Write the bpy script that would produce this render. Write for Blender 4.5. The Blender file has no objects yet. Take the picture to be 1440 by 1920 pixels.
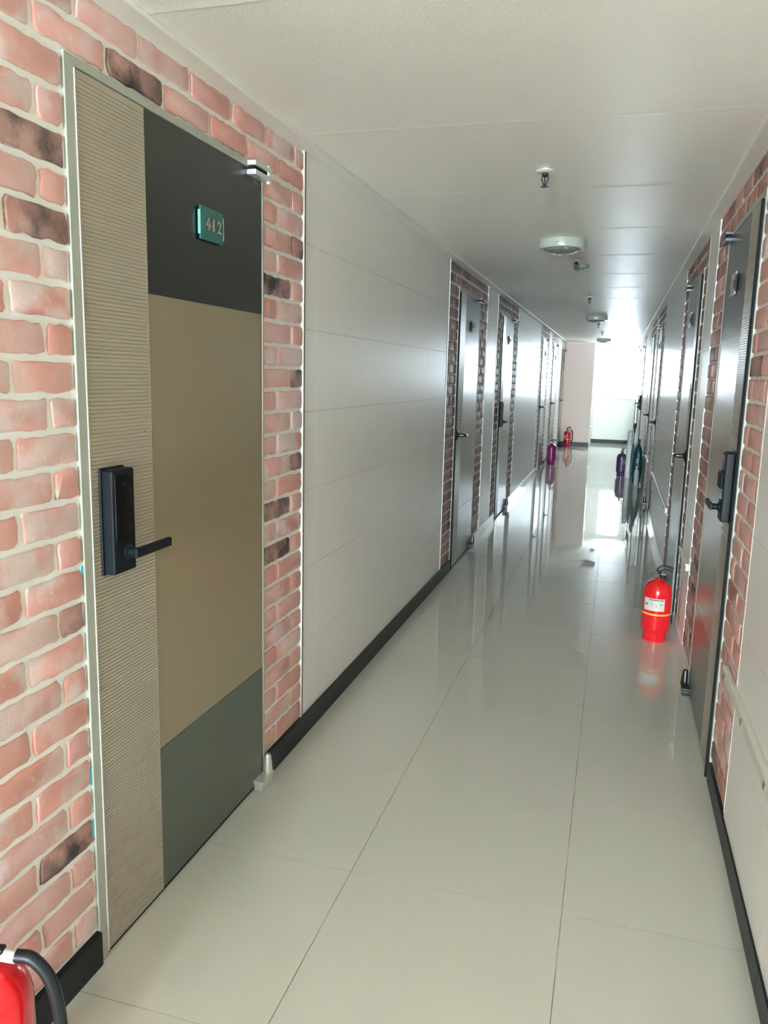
import bpy, bmesh, math, random
from mathutils import Matrix, Vector

random.seed(7)
SC = bpy.context.scene
COL = SC.collection

# ------------------------------------------------------------------ camera
FPX = 1482.3596754443606
ROT = [[0.9597855830207228, 0.2797179301998505, 0.02386449560056801],
       [0.07039258755039449, -0.15749827240472003, -0.9850071968302991],
       [-0.2717655575004272, 0.947075590285286, -0.17085464009573115]]
EYE = 1.4
cam_data = bpy.data.cameras.new('camera')
cam = bpy.data.objects.new('camera', cam_data)
COL.objects.link(cam)
rx, dn, fw = [Vector(r) for r in ROT]
m3 = Matrix((rx, -dn, -fw)).transposed()
cam.matrix_world = Matrix.Translation((0, 0, EYE)) @ m3.to_4x4()
cam_data.sensor_fit = 'HORIZONTAL'
cam_data.sensor_width = 36.0
cam_data.lens = FPX / 1440 * 36.0
cam_data.clip_start = 0.02
cam_data.clip_end = 300
SC.camera = cam

# ------------------------------------------------------------------ light
SKY_FAR = (0.83, 0.94, 1.06)       # daylight seen through the far window
SKY_NEAR = (0.87, 0.965, 1.08)
SKY_STRENGTH = 190.0
SKY_FAR_GAIN = 0.19                 # far sky held dimmer than the sky feeding the added rear window
SC.view_settings.view_transform = 'Standard'
SC.view_settings.look = 'None'
SC.view_settings.gamma = 1.0
SC.view_settings.use_curve_mapping = False
SC.view_settings.exposure = 0.98

world = bpy.data.worlds.new('sky')
SC.world = world
world.use_nodes = True
wn = world.node_tree
wn.nodes.clear()
o_ = wn.nodes.new('ShaderNodeOutputWorld')
bg = wn.nodes.new('ShaderNodeBackground')
tc = wn.nodes.new('ShaderNodeTexCoord')
sp = wn.nodes.new('ShaderNodeSeparateXYZ')
mr = wn.nodes.new('ShaderNodeMapRange')
mr.inputs[1].default_value = -0.95
mr.inputs[2].default_value = -0.6
mx = wn.nodes.new('ShaderNodeMix')
mx.data_type = 'RGBA'
mx.inputs[6].default_value = (*SKY_NEAR, 1)
mx.inputs[7].default_value = (*[c * SKY_FAR_GAIN for c in SKY_FAR], 1)
wn.links.new(tc.outputs['Generated'], sp.inputs[0])
wn.links.new(sp.outputs[1], mr.inputs[0])
wn.links.new(mr.outputs[0], mx.inputs[0])
wn.links.new(mx.outputs[2], bg.inputs[0])
bg.inputs[1].default_value = SKY_STRENGTH
wn.links.new(bg.outputs[0], o_.inputs[0])


def portal(name, loc, rot, sx, sy):
    l = bpy.data.lights.new(name, 'AREA')
    l.shape = 'RECTANGLE'
    l.size, l.size_y = sx, sy
    l.cycles.is_portal = True
    ob = bpy.data.objects.new(name, l)
    ob.location = loc
    ob.rotation_euler = rot
    COL.objects.link(ob)


XL, XR = -1.0872, 0.4109           # faces of the two long walls
HC = 2.162                          # ceiling
YB, YE, YP = -12.0, 18.5, 17.3       # back wall, window wall, pink return wall
WIN = (-0.25, 0.287, 1.085, 2.10)   # far window opening x0 x1 z0 z1
WINS = (17.72, 17.86, 1.05, 2.05)    # window added in the right wall to light the end bay: y0 y1 z0 z1
WINB = (-1.0, 0.32, 0.12, 2.08)    # unseen window added behind the camera to light the corridor

portal('window_daylight', ((WIN[0] + WIN[1]) / 2, YE + 0.16, (WIN[2] + WIN[3]) / 2),
       (math.radians(-90), 0, 0), WIN[1] - WIN[0], WIN[3] - WIN[2])
portal('added_rear_window_daylight', ((WINB[0] + WINB[1]) / 2, YB - 0.16, (WINB[2] + WINB[3]) / 2),
       (math.radians(90), 0, 0), WINB[1] - WINB[0], WINB[3] - WINB[2])  # daylight through the added rear window

portal('added_side_window_daylight', (XR + 0.27, (WINS[0] + WINS[1]) / 2, (WINS[2] + WINS[3]) / 2),
       (0, math.radians(90), 0), WINS[3] - WINS[2], WINS[1] - WINS[0])  # lets daylight in at the added side window
SC.cycles.max_bounces = 26
SC.cycles.diffuse_bounces = 24
SC.cycles.glossy_bounces = 6
SC.cycles.transmission_bounces = 8
SC.cycles.transparent_max_bounces = 8
SC.cycles.caustics_reflective = False
SC.cycles.caustics_refractive = False
SC.cycles.sample_clamp_indirect = 6.0
SC.cycles.use_denoising = True


# ------------------------------------------------------------------ materials
def lin(r, g, b):
    f = lambda c: (c / 255 / 12.92) if c / 255 <= 0.04045 else ((c / 255 + 0.055) / 1.055) ** 2.4
    return (f(r), f(g), f(b))


def mat(name, color, rough=0.5, metal=0.0, spec=0.5, coat=0.0, coat_rough=0.05,
        bump=None, vary=None, trans=0.0, rvary=None, alpha=None):
    """bump=(scale, strength, distance); vary=(scale, other colour, amount)"""
    m = bpy.data.materials.new(name)
    m.use_nodes = True
    nt = m.node_tree
    p = nt.nodes['Principled BSDF']
    p.inputs['Base Color'].default_value = (*color, 1)
    p.inputs['Roughness'].default_value = rough
    p.inputs['Metallic'].default_value = metal
    p.inputs['Specular IOR Level'].default_value = spec
    p.inputs['Coat Weight'].default_value = coat
    p.inputs['Coat Roughness'].default_value = coat_rough
    p.inputs['Transmission Weight'].default_value = trans
    geo = None
    if bump or vary or rvary:
        geo = nt.nodes.new('ShaderNodeNewGeometry')
    if vary:
        n = nt.nodes.new('ShaderNodeTexNoise')
        n.inputs['Scale'].default_value = vary[0]
        n.inputs['Detail'].default_value = 4
        nt.links.new(geo.outputs['Position'], n.inputs['Vector'])
        r = nt.nodes.new('ShaderNodeMapRange')
        r.inputs[1].default_value = 0.35
        r.inputs[2].default_value = 0.7
        r.inputs[4].default_value = vary[2]
        nt.links.new(n.outputs[0], r.inputs[0])
        x = nt.nodes.new('ShaderNodeMix')
        x.data_type = 'RGBA'
        x.inputs[6].default_value = (*color, 1)
        x.inputs[7].default_value = (*vary[1], 1)
        nt.links.new(r.outputs[0], x.inputs[0])
        nt.links.new(x.outputs[2], p.inputs['Base Color'])
    if rvary:
        n = nt.nodes.new('ShaderNodeTexNoise')
        n.inputs['Scale'].default_value = rvary[0]
        n.inputs['Detail'].default_value = 3
        nt.links.new(geo.outputs['Position'], n.inputs['Vector'])
        r = nt.nodes.new('ShaderNodeMapRange')
        r.inputs[1].default_value = 0.4
        r.inputs[2].default_value = 0.7
        r.inputs[3].default_value = rough
        r.inputs[4].default_value = rvary[1]
        nt.links.new(n.outputs[0], r.inputs[0])
        nt.links.new(r.outputs[0], p.inputs['Roughness'])
    if bump:
        n = nt.nodes.new('ShaderNodeTexNoise')
        n.inputs['Scale'].default_value = bump[0]
        n.inputs['Detail'].default_value = 3
        nt.links.new(geo.outputs['Position'], n.inputs['Vector'])
        b = nt.nodes.new('ShaderNodeBump')
        b.inputs['Strength'].default_value = bump[1]
        b.inputs['Distance'].default_value = bump[2]
        nt.links.new(n.outputs[0], b.inputs['Height'])
        nt.links.new(b.outputs[0], p.inputs['Normal'])
        if coat > 0:
            nt.links.new(b.outputs[0], p.inputs['Coat Normal'])
    return m


def brick_mat(name):
    """bc = brick colour, bd = (soot, whitewash, seed)"""
    m = bpy.data.materials.new(name)
    m.use_nodes = True
    nt = m.node_tree
    L = nt.links.new
    p = nt.nodes['Principled BSDF']
    p.inputs['Specular IOR Level'].default_value = 0.35
    p.inputs['Roughness'].default_value = 0.5
    geo = nt.nodes.new('ShaderNodeNewGeometry')
    a = nt.nodes.new('ShaderNodeAttribute'); a.attribute_name = 'bc'
    d = nt.nodes.new('ShaderNodeAttribute'); d.attribute_name = 'bd'
    s = nt.nodes.new('ShaderNodeSeparateColor'); L(d.outputs['Color'], s.inputs[0])
    # offset noise per brick by its seed
    cmb = nt.nodes.new('ShaderNodeVectorMath'); cmb.operation = 'MULTIPLY_ADD'
    L(d.outputs['Color'], cmb.inputs[0]); cmb.inputs[1].default_value = (0, 0, 9)
    L(geo.outputs['Position'], cmb.inputs[2])

    def noise(sc, det=4, rough=0.55):
        n = nt.nodes.new('ShaderNodeTexNoise')
        n.inputs['Scale'].default_value = sc
        n.inputs['Detail'].default_value = det
        n.inputs['Roughness'].default_value = rough
        L(cmb.outputs[0], n.inputs['Vector'])
        return n.outputs[0]

    def rng(v, a0, a1, b0=0.0, b1=1.0):
        r = nt.nodes.new('ShaderNodeMapRange')
        r.inputs[1].default_value = a0; r.inputs[2].default_value = a1
        r.inputs[3].default_value = b0; r.inputs[4].default_value = b1
        L(v, r.inputs[0]); return r.outputs[0]

    def mul(x, y):
        n = nt.nodes.new('ShaderNodeMath'); n.operation = 'MULTIPLY'
        L(x, n.inputs[0]); L(y, n.inputs[1]); return n.outputs[0]

    def mix(f, c0, c1):
        x = nt.nodes.new('ShaderNodeMix'); x.data_type = 'RGBA'
        L(f, x.inputs[0])
        for i, c in ((6, c0), (7, c1)):
            if isinstance(c, tuple): x.inputs[i].default_value = (*c, 1)
            else: L(c, x.inputs[i])
        return x.outputs[2]
    # warm / cool drift inside a brick
    c = mix(rng(noise(9), 0.4, 0.65, 0, 0.45), a.outputs['Color'], lin(216, 158, 144))
    c = mix(mul(rng(noise(7, 3), 0.44, 0.54), s.outputs[1]), c, lin(226, 204, 200))
    c = mix(mul(rng(noise(38, 5, 0.7), 0.57, 0.66, 0, 0.55), s.outputs[1]), c, lin(234, 224, 220))
    soot = rng(noise(13, 4, 0.6), 0.42, 0.66, 0.1, 1.0)
    c = mix(mul(soot, s.outputs[0]), c, lin(62, 60, 58))
    L(c, p.inputs['Base Color'])
    b = nt.nodes.new('ShaderNodeBump')
    b.inputs['Strength'].default_value = 0.35
    b.inputs['Distance'].default_value = 0.004
    L(noise(45, 5, 0.6), b.inputs['Height'])
    L(b.outputs[0], p.inputs['Normal'])
    return m


M = {}
M['wall'] = mat('white_wall_paint', lin(240, 241, 236), 0.45, bump=(30, 0.05, 0.003))
M['tile'] = mat('white_gloss_wall_panel', lin(250, 250, 248), 0.36, coat=0.15, coat_rough=0.2,
                bump=(5, 0.04, 0.004))
M['tile_seam'] = mat('panel_seam', lin(178, 177, 168), 0.6)
M['ceiling'] = mat('ceiling_paint', lin(249, 249, 244), 0.40, spec=0.45, bump=(170, 0.45, 0.002))
M['trim'] = mat('white_trim', lin(242, 242, 237), 0.3, bump=(40, 0.03, 0.001))
M['floor'] = mat('polished_floor_tile', lin(224, 226, 217), 0.02, spec=0.68, bump=(1.6, 0.012, 0.004),
                 vary=(1.6, lin(221, 224, 216), 0.6))
M['grout'] = mat('floor_grout', lin(120, 114, 94), 0.8, vary=(7, lin(196, 193, 176), 1.0))
M['base_dark'] = mat('black_skirting_tile', lin(28, 36, 38), 0.38, spec=0.28, bump=(20, 0.05, 0.002))
M['base_white'] = mat('white_gloss_skirting', lin(240, 242, 240), 0.28, coat=0.3)
M['mortar'] = mat('white_mortar', lin(242, 244, 239), 0.7, bump=(60, 0.25, 0.003))
M['brick'] = brick_mat('whitewashed_brick')
M['frame'] = mat('grey_green_steel_frame', lin(176, 180, 168), 0.35, spec=0.5, bump=(60, 0.05, 0.001))
DOORC = dict(rough=0.32, spec=0.5, coat=0.5, coat_rough=0.22, bump=(90, 0.03, 0.001))
M['door_tan'] = mat('tan_lacquered_door', lin(150, 138, 112), vary=(2, lin(142, 131, 106), 0.6), **DOORC)
M['door_dark'] = mat('dark_olive_lacquer', lin(36, 42, 37), **DOORC)
M['door_low'] = mat('grey_olive_lacquer', lin(80, 91, 78), **DOORC)
M['rib'] = mat('ribbed_taupe_strip', lin(180, 172, 154), 0.34, coat=0.3, coat_rough=0.2)
M['gasket'] = mat('black_gasket', lin(26, 32, 34), 0.7, spec=0.15)
M['lock'] = mat('black_lock_plastic', lin(20, 28, 32), 0.5, spec=0.22)
M['lock_face'] = mat('black_lock_glass', lin(6, 10, 12), 0.06)
M['chrome'] = mat('brushed_chrome', lin(205, 208, 204), 0.18, metal=1.0)
M['dark_metal'] = mat('dark_bronze_metal', lin(70, 74, 74), 0.28, metal=0.8)
M['hinge'] = mat('satin_steel_hinge', lin(232, 236, 232), 0.25, metal=0.45)
M['plate'] = mat('teal_acrylic', lin(30, 112, 106), 0.12, coat=0.6)
M['plate_edge'] = mat('pale_teal_edge', lin(120, 190, 176), 0.15)
M['plate_clear'] = mat('clear_grey_acrylic', lin(170, 182, 176), 0.1, coat=0.6)
M['red'] = mat('red_enamel', lin(226, 24, 34), 0.16, coat=0.7)
M['redpurple'] = mat('glare_crimson_enamel', lin(205, 28, 58), 0.18, coat=0.6)  # red with a slight magenta glare mixed into the colour
M['plum'] = mat('glare_plum_enamel', lin(140, 34, 104), 0.22, coat=0.4)  # purple glare on the cylinder painted into its base colour
M['violet'] = mat('glare_violet_enamel', lin(84, 62, 104), 0.25, coat=0.3)  # glare tint put into the body colour as violet
M['rubber'] = mat('black_rubber', lin(22, 28, 30), 0.45)
M['band'] = mat('yellow_band', lin(240, 190, 110), 0.4)
M['paper'] = mat('label_paper', lin(212, 212, 200), 0.5)
M['paper_olive'] = mat('olive_label_paper', lin(130, 128, 112), 0.5)
M['ink'] = mat('label_ink', lin(28, 30, 34), 0.6)
M['whiteplastic'] = mat('white_plastic', lin(228, 228, 220), 0.35)
M['lamp_body'] = mat('grey_green_lamp_body', lin(176, 184, 170), 0.3)
M['lens'] = mat('faceted_lamp_glass', lin(226, 230, 226), 0.08, trans=0.75, spec=0.6)
M['sock'] = mat('grey_sensor_plastic', lin(150, 162, 146), 0.4)
M['pink'] = mat('pink_beige_paint', lin(240, 224, 217), 0.5, bump=(30, 0.04, 0.002))
M['bag'] = mat('dark_teal_plastic_bag', lin(22, 74, 80), 0.28, bump=(35, 0.5, 0.01))
M['milky'] = mat('milky_plastic_wrap', lin(238, 244, 241), 0.3, trans=0.0, bump=(50, 0.5, 0.005))
M['clear'] = mat('clear_bottle_plastic', lin(232, 242, 240), 0.12, trans=0.4)
M['pouch'] = mat('purple_cloth', lin(96, 60, 120), 0.8)
M['hole'] = mat('dark_recess', lin(40, 44, 42), 0.7)
M['masking'] = mat('blue_masking_tape', lin(120, 200, 215), 0.6)


def glass_mat(name='window_glass', tr=(0.94, 0.96, 0.96)):
    m = bpy.data.materials.new(name)
    m.use_nodes = True
    nt = m.node_tree
    nt.nodes.clear()
    o = nt.nodes.new('ShaderNodeOutputMaterial')
    t = nt.nodes.new('ShaderNodeBsdfTransparent')
    t.inputs[0].default_value = (*tr, 1)
    g = nt.nodes.new('ShaderNodeBsdfGlossy')
    g.inputs['Roughness'].default_value = 0.02
    f = nt.nodes.new('ShaderNodeFresnel')
    x = nt.nodes.new('ShaderNodeMixShader')
    nt.links.new(f.outputs[0], x.inputs[0])
    nt.links.new(t.outputs[0], x.inputs[1])
    nt.links.new(g.outputs[0], x.inputs[2])
    nt.links.new(x.outputs[0], o.inputs[0])
    return m


M['glass'] = glass_mat()
M['dimmed_glass'] = glass_mat('dimmed_window_glass', (0.30, 0.295, 0.28))  # dark tint added to cut the side window's light


# ------------------------------------------------------------------ mesh helpers
def box(bm, x0, x1, y0, y1, z0, z1, mi=0, bev=0.0):
    if x0 > x1: x0, x1 = x1, x0
    if y0 > y1: y0, y1 = y1, y0
    vs = [bm.verts.new(c) for c in ((x0, y0, z0), (x1, y0, z0), (x1, y1, z0), (x0, y1, z0),
                                    (x0, y0, z1), (x1, y0, z1), (x1, y1, z1), (x0, y1, z1))]
    fs = []
    for q in ((0, 3, 2, 1), (4, 5, 6, 7), (0, 1, 5, 4), (1, 2, 6, 5), (2, 3, 7, 6), (3, 0, 4, 7)):
        f = bm.faces.new([vs[i] for i in q]); f.material_index = mi; fs.append(f)
    if bev > 0:
        es = list({e for f in fs for e in f.edges})
        r = bmesh.ops.bevel(bm, geom=es, offset=bev, segments=2, affect='EDGES', profile=0.5)
        for f in r['faces']: f.material_index = mi
    return vs


def basis(axis):
    a = Vector(axis).normalized()
    t = Vector((1, 0, 0)) if abs(a.x) < 0.9 else Vector((0, 1, 0))
    u = a.cross(t).normalized()
    return a, u, a.cross(u).normalized()


def lathe(bm, prof, org=(0, 0, 0), axis=(0, 0, 1), seg=32, mi=0, wob=None):
    a, u, v = basis(axis)
    org = Vector(org)
    rings = []
    for r, h in prof:
        if r < 1e-6:
            rings.append([bm.verts.new(org + a * h)])
        else:
            ring = []
            for i in range(seg):
                t = 2 * math.pi * i / seg
                rr = r * (wob(t, h) if wob else 1)
                ring.append(bm.verts.new(org + a * h + (u * math.cos(t) + v * math.sin(t)) * rr))
            rings.append(ring)
    for k in range(len(rings) - 1):
        A, B = rings[k], rings[k + 1]
        for i in range(seg):
            j = (i + 1) % seg
            if len(A) == 1 and len(B) == 1: continue
            if len(A) == 1: q = [A[0], B[i], B[j]]
            elif len(B) == 1: q = [A[i], A[j], B[0]]
            else: q = [A[i], A[j], B[j], B[i]]
            f = bm.faces.new(q); f.material_index = mi
    for e in (0, -1):
        if len(rings[e]) > 1:
            f = bm.faces.new(rings[e]); f.material_index = mi


def tube(bm, pts, rad, seg=10, mi=0):
    pts = [Vector(p) for p in pts]
    rads = rad if isinstance(rad, (list, tuple)) else [rad] * len(pts)
    rings = []
    up = None
    for i, p in enumerate(pts):
        d = (pts[min(i + 1, len(pts) - 1)] - pts[max(i - 1, 0)]).normalized()
        if up is None:
            _, u, v = basis(d)
        else:
            u = (up - d * up.dot(d)).normalized(); v = d.cross(u)
        up = u
        rings.append([bm.verts.new(p + (u * math.cos(2 * math.pi * k / seg) + v * math.sin(2 * math.pi * k / seg)) * rads[i])
                      for k in range(seg)])
    for A, B in zip(rings, rings[1:]):
        for k in range(seg):
            j = (k + 1) % seg
            f = bm.faces.new([A[k], A[j], B[j], B[k]]); f.material_index = mi
    for r in (rings[0], rings[-1]):
        f = bm.faces.new(r); f.material_index = mi


def smooth_path(pts, n=8):
    P = [Vector(p) for p in pts]
    P = [P[0] * 2 - P[1]] + P + [P[-1] * 2 - P[-2]]
    out = []
    for i in range(1, len(P) - 2):
        for k in range(n):
            t = k / n
            a, b, c, d = P[i - 1], P[i], P[i + 1], P[i + 2]
            out.append(0.5 * ((2 * b) + (c - a) * t + (2 * a - 5 * b + 4 * c - d) * t * t + (3 * b - a - 3 * c + d) * t ** 3))
    out.append(P[-2])
    return out


def build(name, bm, mats, parent=None, loc=(0, 0, 0), smooth=True, recalc=True):
    """bm is in world space (or parent-local when parent is given with loc)"""
    if recalc:
        bmesh.ops.recalc_face_normals(bm, faces=bm.faces)
    me = bpy.data.meshes.new(name)
    bm.to_mesh(me); bm.free()
    if not isinstance(mats, (list, tuple)): mats = [mats]
    for m in mats: me.materials.append(m)
    if smooth:
        for p in me.polygons: p.use_smooth = True
        me.set_sharp_from_angle(angle=math.radians(50))
    ob = bpy.data.objects.new(name, me)
    if smooth:
        wm = ob.modifiers.new('weighted_normals', 'WEIGHTED_NORMAL')
        wm.keep_sharp = True
        wm.weight = 80
    COL.objects.link(ob)
    if parent: ob.parent = parent
    ob.location = loc
    return ob


def shift(bm, v):
    bmesh.ops.translate(bm, verts=bm.verts, vec=Vector(v))


def tag(o, label=None, cat=None, group=None, kind=None):
    if label: o['label'] = label
    if cat: o['category'] = cat
    if group: o['group'] = group
    if kind: o['kind'] = kind
    return o


def empty(name, loc, label, cat, group=None, kind=None):
    o = bpy.data.objects.new(name, None)
    o.empty_display_size = 0.05
    COL.objects.link(o)
    o.location = loc
    return tag(o, label, cat, group, kind)


class Side:
    """wall-local coordinates: n = distance out of the wall into the corridor"""
    def __init__(s, k): s.k = k; s.x0 = XL if k == 'L' else XR; s.d = 1 if k == 'L' else -1
    def x(s, n): return s.x0 + s.d * n
    def box(s, bm, n0, n1, y0, y1, z0, z1, mi=0, bev=0.0):
        return box(bm, s.x(n0), s.x(n1), y0, y1, z0, z1, mi, bev)
    def axis(s): return (s.d, 0, 0)


SL, SR = Side('L'), Side('R')

# ------------------------------------------------------------------ room shell
bm = bmesh.new()
box(bm, XL - 0.25, XR + 0.25, YB - 0.3, YE + 0.3, -0.12, -0.0012, 1)
xs = [XL - 0.13, -0.632, -0.043, XR + 0.14]
ty = 1.954 - 0.6128 * 23
k = 0
while ty + 0.6128 * k < YE + 0.2:
    y0 = ty + 0.6128 * k
    for a, b in zip(xs, xs[1:]):
        box(bm, a + 0.0011, b - 0.0011, y0 + 0.0011, y0 + 0.6117, -0.01, 0.0, 0)
    k += 1
o = build('floor', bm, [M['floor'], M['grout']], smooth=False)
tag(o, 'glossy beige tiled corridor floor mirroring doors and windows', 'floor', kind='structure')

bm = bmesh.new()
box(bm, XL - 0.25, XR + 0.25, YB - 0.3, YE + 0.3, HC, HC + 0.12, 0)
yy = 0.75 - 0.905 * 14
while yy < YE:      # soft transverse board joints
    w, h = 0.008, 0.0011
    for sgn in (0,):
        a = [bm.verts.new((XL, yy - w * 3, HC - 0.0001)), bm.verts.new((XL, yy, HC - h)), bm.verts.new((XL, yy + w, HC - 0.0001))]
        b = [bm.verts.new((XR, yy - w * 3, HC - 0.0001)), bm.verts.new((XR, yy, HC - h)), bm.verts.new((XR, yy + w, HC - 0.0001))]
        bm.faces.new([a[0], a[1], b[1], b[0]]); bm.faces.new([a[1], a[2], b[2], b[1]])
    yy += 0.905
o = build('ceiling', bm, M['ceiling'], smooth=False, recalc=False)
tag(o, 'low white painted corridor ceiling with faint cross seams', 'ceiling', kind='structure')

bm = bmesh.new()
box(bm, XL - 0.25, XL - 0.030, YB, YE + 0.3, 0, HC)
wall_left = tag(build('wall_left', bm, M['wall'], smooth=False), 'left corridor wall with brick around the doors and white glossy panels', 'wall', kind='structure')
bm = bmesh.new()
ya, yb, za, zb = WINS
box(bm, XR + 0.030, XR + 0.25, YB, ya, 0, HC)
box(bm, XR + 0.030, XR + 0.25, yb, YE + 0.3, 0, HC)
box(bm, XR + 0.030, XR + 0.25, ya, yb, 0, za)
box(bm, XR + 0.030, XR + 0.25, ya, yb, zb, HC)
wall_right = tag(build('wall_right', bm, M['wall'], smooth=False), 'right corridor wall with brick door surrounds and a cable raceway', 'wall', kind='structure')

# pink return wall at the far left and its white flank
bm = bmesh.new()
box(bm, XL - 0.03, -0.497, YP, YE + 0.02, 0, HC, 0)
for f in bm.faces: f.material_index = 0
wp = tag(build('wall_return', bm, M['pink'], smooth=False), 'pink beige wall facing the camera beside the far window', 'wall', kind='structure')
bm = bmesh.new()
box(bm, -0.499, -0.484, YP - 0.006, YE, 0.0, HC - 0.001, 0, 0.002)
build('corner_strip', bm, M['trim'], wp)
bm = bmesh.new()
box(bm, XL, -0.497, YP - 0.012, YP, 0.0, 0.088, 0, 0.002)
build('skirting', bm, M['base_dark'], wp)
bm = bmesh.new()
box(bm, XL, -0.49, YP - 0.035, YP, HC - 0.022, HC, 0, 0.004)
build('cornice', bm, M['trim'], wp)
for hz in (1.84, 1.05, 0.42):
    bm = bmesh.new()
    box(bm, -0.484, -0.452, YP + 0.01, YP + 0.05, hz, hz + 0.035, 0, 0.004)
    lathe(bm, [(0.006, 0), (0.006, 0.05)], (-0.450, YP + 0.02, hz - 0.008), (0, 0, 1), 10)
    build('hook', bm, M['hinge'], wp)

# far wall with window
bm = bmesh.new()
x0, x1, z0, z1 = WIN
box(bm, -0.55, x0, YE, YE + 0.14, 0, HC)
box(bm, x1, XR + 0.05, YE, YE + 0.14, 0, HC)
box(bm, x0, x1, YE, YE + 0.14, 0, z0)
box(bm, x0, x1, YE, YE + 0.14, z1, HC)
wf = tag(build('wall_end', bm, M['wall'], smooth=False), 'pale far end wall holding the bright window', 'wall', kind='structure')
bm = bmesh.new()
box(bm, -0.49, XR, YE - 0.012, YE, 0.0, 0.088, 0, 0.002)
build('skirting', bm, M['base_dark'], wf)
bm = bmesh.new()
box(bm, -0.49, XR, YE - 0.03, YE, HC - 0.022, HC, 0, 0.004)
build('cornice', bm, M['trim'], wf)


def window(name, X, y, dirn, label):
    x0, x1, z0, z1 = X
    bm = bmesh.new()
    w = 0.045
    ya, yb = sorted((y - dirn * 0.02, y + dirn * 0.05))
    box(bm, x0 - w, x0 + 0.008, ya, yb, z0 - w, z1 + w * 0.5, 0, 0.003)
    box(bm, x1 - 0.008, x1 + w, ya, yb, z0 - w, z1 + w * 0.5, 0, 0.003)
    box(bm, x0, x1, ya, yb, z1 - 0.008, z1 + w * 0.5, 0, 0.003)
    box(bm, x0, x1, ya, yb, z0 - w, z0 + 0.008, 0, 0.003)
    wi = tag(build(name, bm, M['trim']), label, 'window', kind='structure')
    bm = bmesh.new()
    ya, yb = sorted((y - dirn * 0.035, y + dirn * 0.02))
    box(bm, x0 - 0.06, x1 + 0.06, ya, yb, z0 - 0.085, z0 - 0.05, 0, 0.004)
    build('sill', bm, M['trim'], wi)
    bm = bmesh.new()
    s = 0.03
    ya, yb = sorted((y + dirn * 0.055, y + dirn * 0.085))
    for a in ((x0, x0 + s, z0, z1), (x1 - s, x1, z0, z1), (x0, x1, z0, z0 + s), (x0, x1, z1 - s, z1)):
        box(bm, a[0], a[1], ya, yb, a[2], a[3], 0, 0.003)
    build('sash', bm, M['whiteplastic'], wi)
    bm = bmesh.new()
    box(bm, x0 + s, x1 - s, y + dirn * 0.068, y + dirn * 0.072, z0 + s, z1 - s)
    build('pane', bm, M['glass'], wi, smooth=False)
    return wi


window('window_1', WIN, YE, 1, 'bright burnt-out window at the far end of the corridor')

# side window added in the right wall to brighten the end bay
ya, yb, za, zb = WINS
bm = bmesh.new()
for a in ((ya - 0.04, ya + 0.006, za - 0.04, zb + 0.03), (yb - 0.006, yb + 0.04, za - 0.04, zb + 0.03),
          (ya, yb, za - 0.04, za + 0.006), (ya, yb, zb - 0.006, zb + 0.03)):
    box(bm, XR - 0.012, XR + 0.2, a[0], a[1], a[2], a[3], 0, 0.002)
wi = tag(build('added_window_side', bm, M['trim']), 'side window added in the right wall to light the far end', 'window', kind='structure')
bm = bmesh.new()
for a in ((ya, ya + 0.03, za, zb), (yb - 0.03, yb, za, zb), ((ya + yb) / 2 - 0.02, (ya + yb) / 2 + 0.02, za, zb),
          (ya, yb, za, za + 0.03), (ya, yb, zb - 0.03, zb)):
    box(bm, XR + 0.10, XR + 0.13, a[0], a[1], a[2], a[3], 0, 0.002)
build('sash', bm, M['whiteplastic'], wi)
bm = bmesh.new()
box(bm, XR + 0.115, XR + 0.117, ya, yb, za, zb)
build('pane', bm, M['dimmed_glass'], wi, smooth=False)

# back wall (behind the camera) with a tall window added for light
bm = bmesh.new()
x0, x1, z0, z1 = WINB
box(bm, XL - 0.05, x0, YB - 0.14, YB, 0, HC)
box(bm, x1, XR + 0.05, YB - 0.14, YB, 0, HC)
box(bm, x0, x1, YB - 0.14, YB, 0, z0)
box(bm, x0, x1, YB - 0.14, YB, z1, HC)
tag(build('wall_back', bm, M['wall'], smooth=False), 'white wall behind the camera with a tall window added for light', 'wall', kind='structure')
window('added_window_rear', WINB, YB, -1, 'tall window added behind the camera to light the corridor')

# ------------------------------------------------------------------ brick panels
PINK = [lin(222, 170, 161), lin(227, 178, 171), lin(218, 160, 150), lin(226, 184, 178), lin(228, 173, 164)]
RUST = [lin(180, 120, 111), lin(172, 110, 107), lin(184, 130, 120), lin(156, 102, 102), lin(174, 134, 127)]
BROWN = [lin(138, 116, 108), lin(128, 118, 112), lin(146, 116, 108), lin(118, 116, 112), lin(150, 128, 122)]
PITCH = 0.07372
BED0 = 1.933


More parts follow.
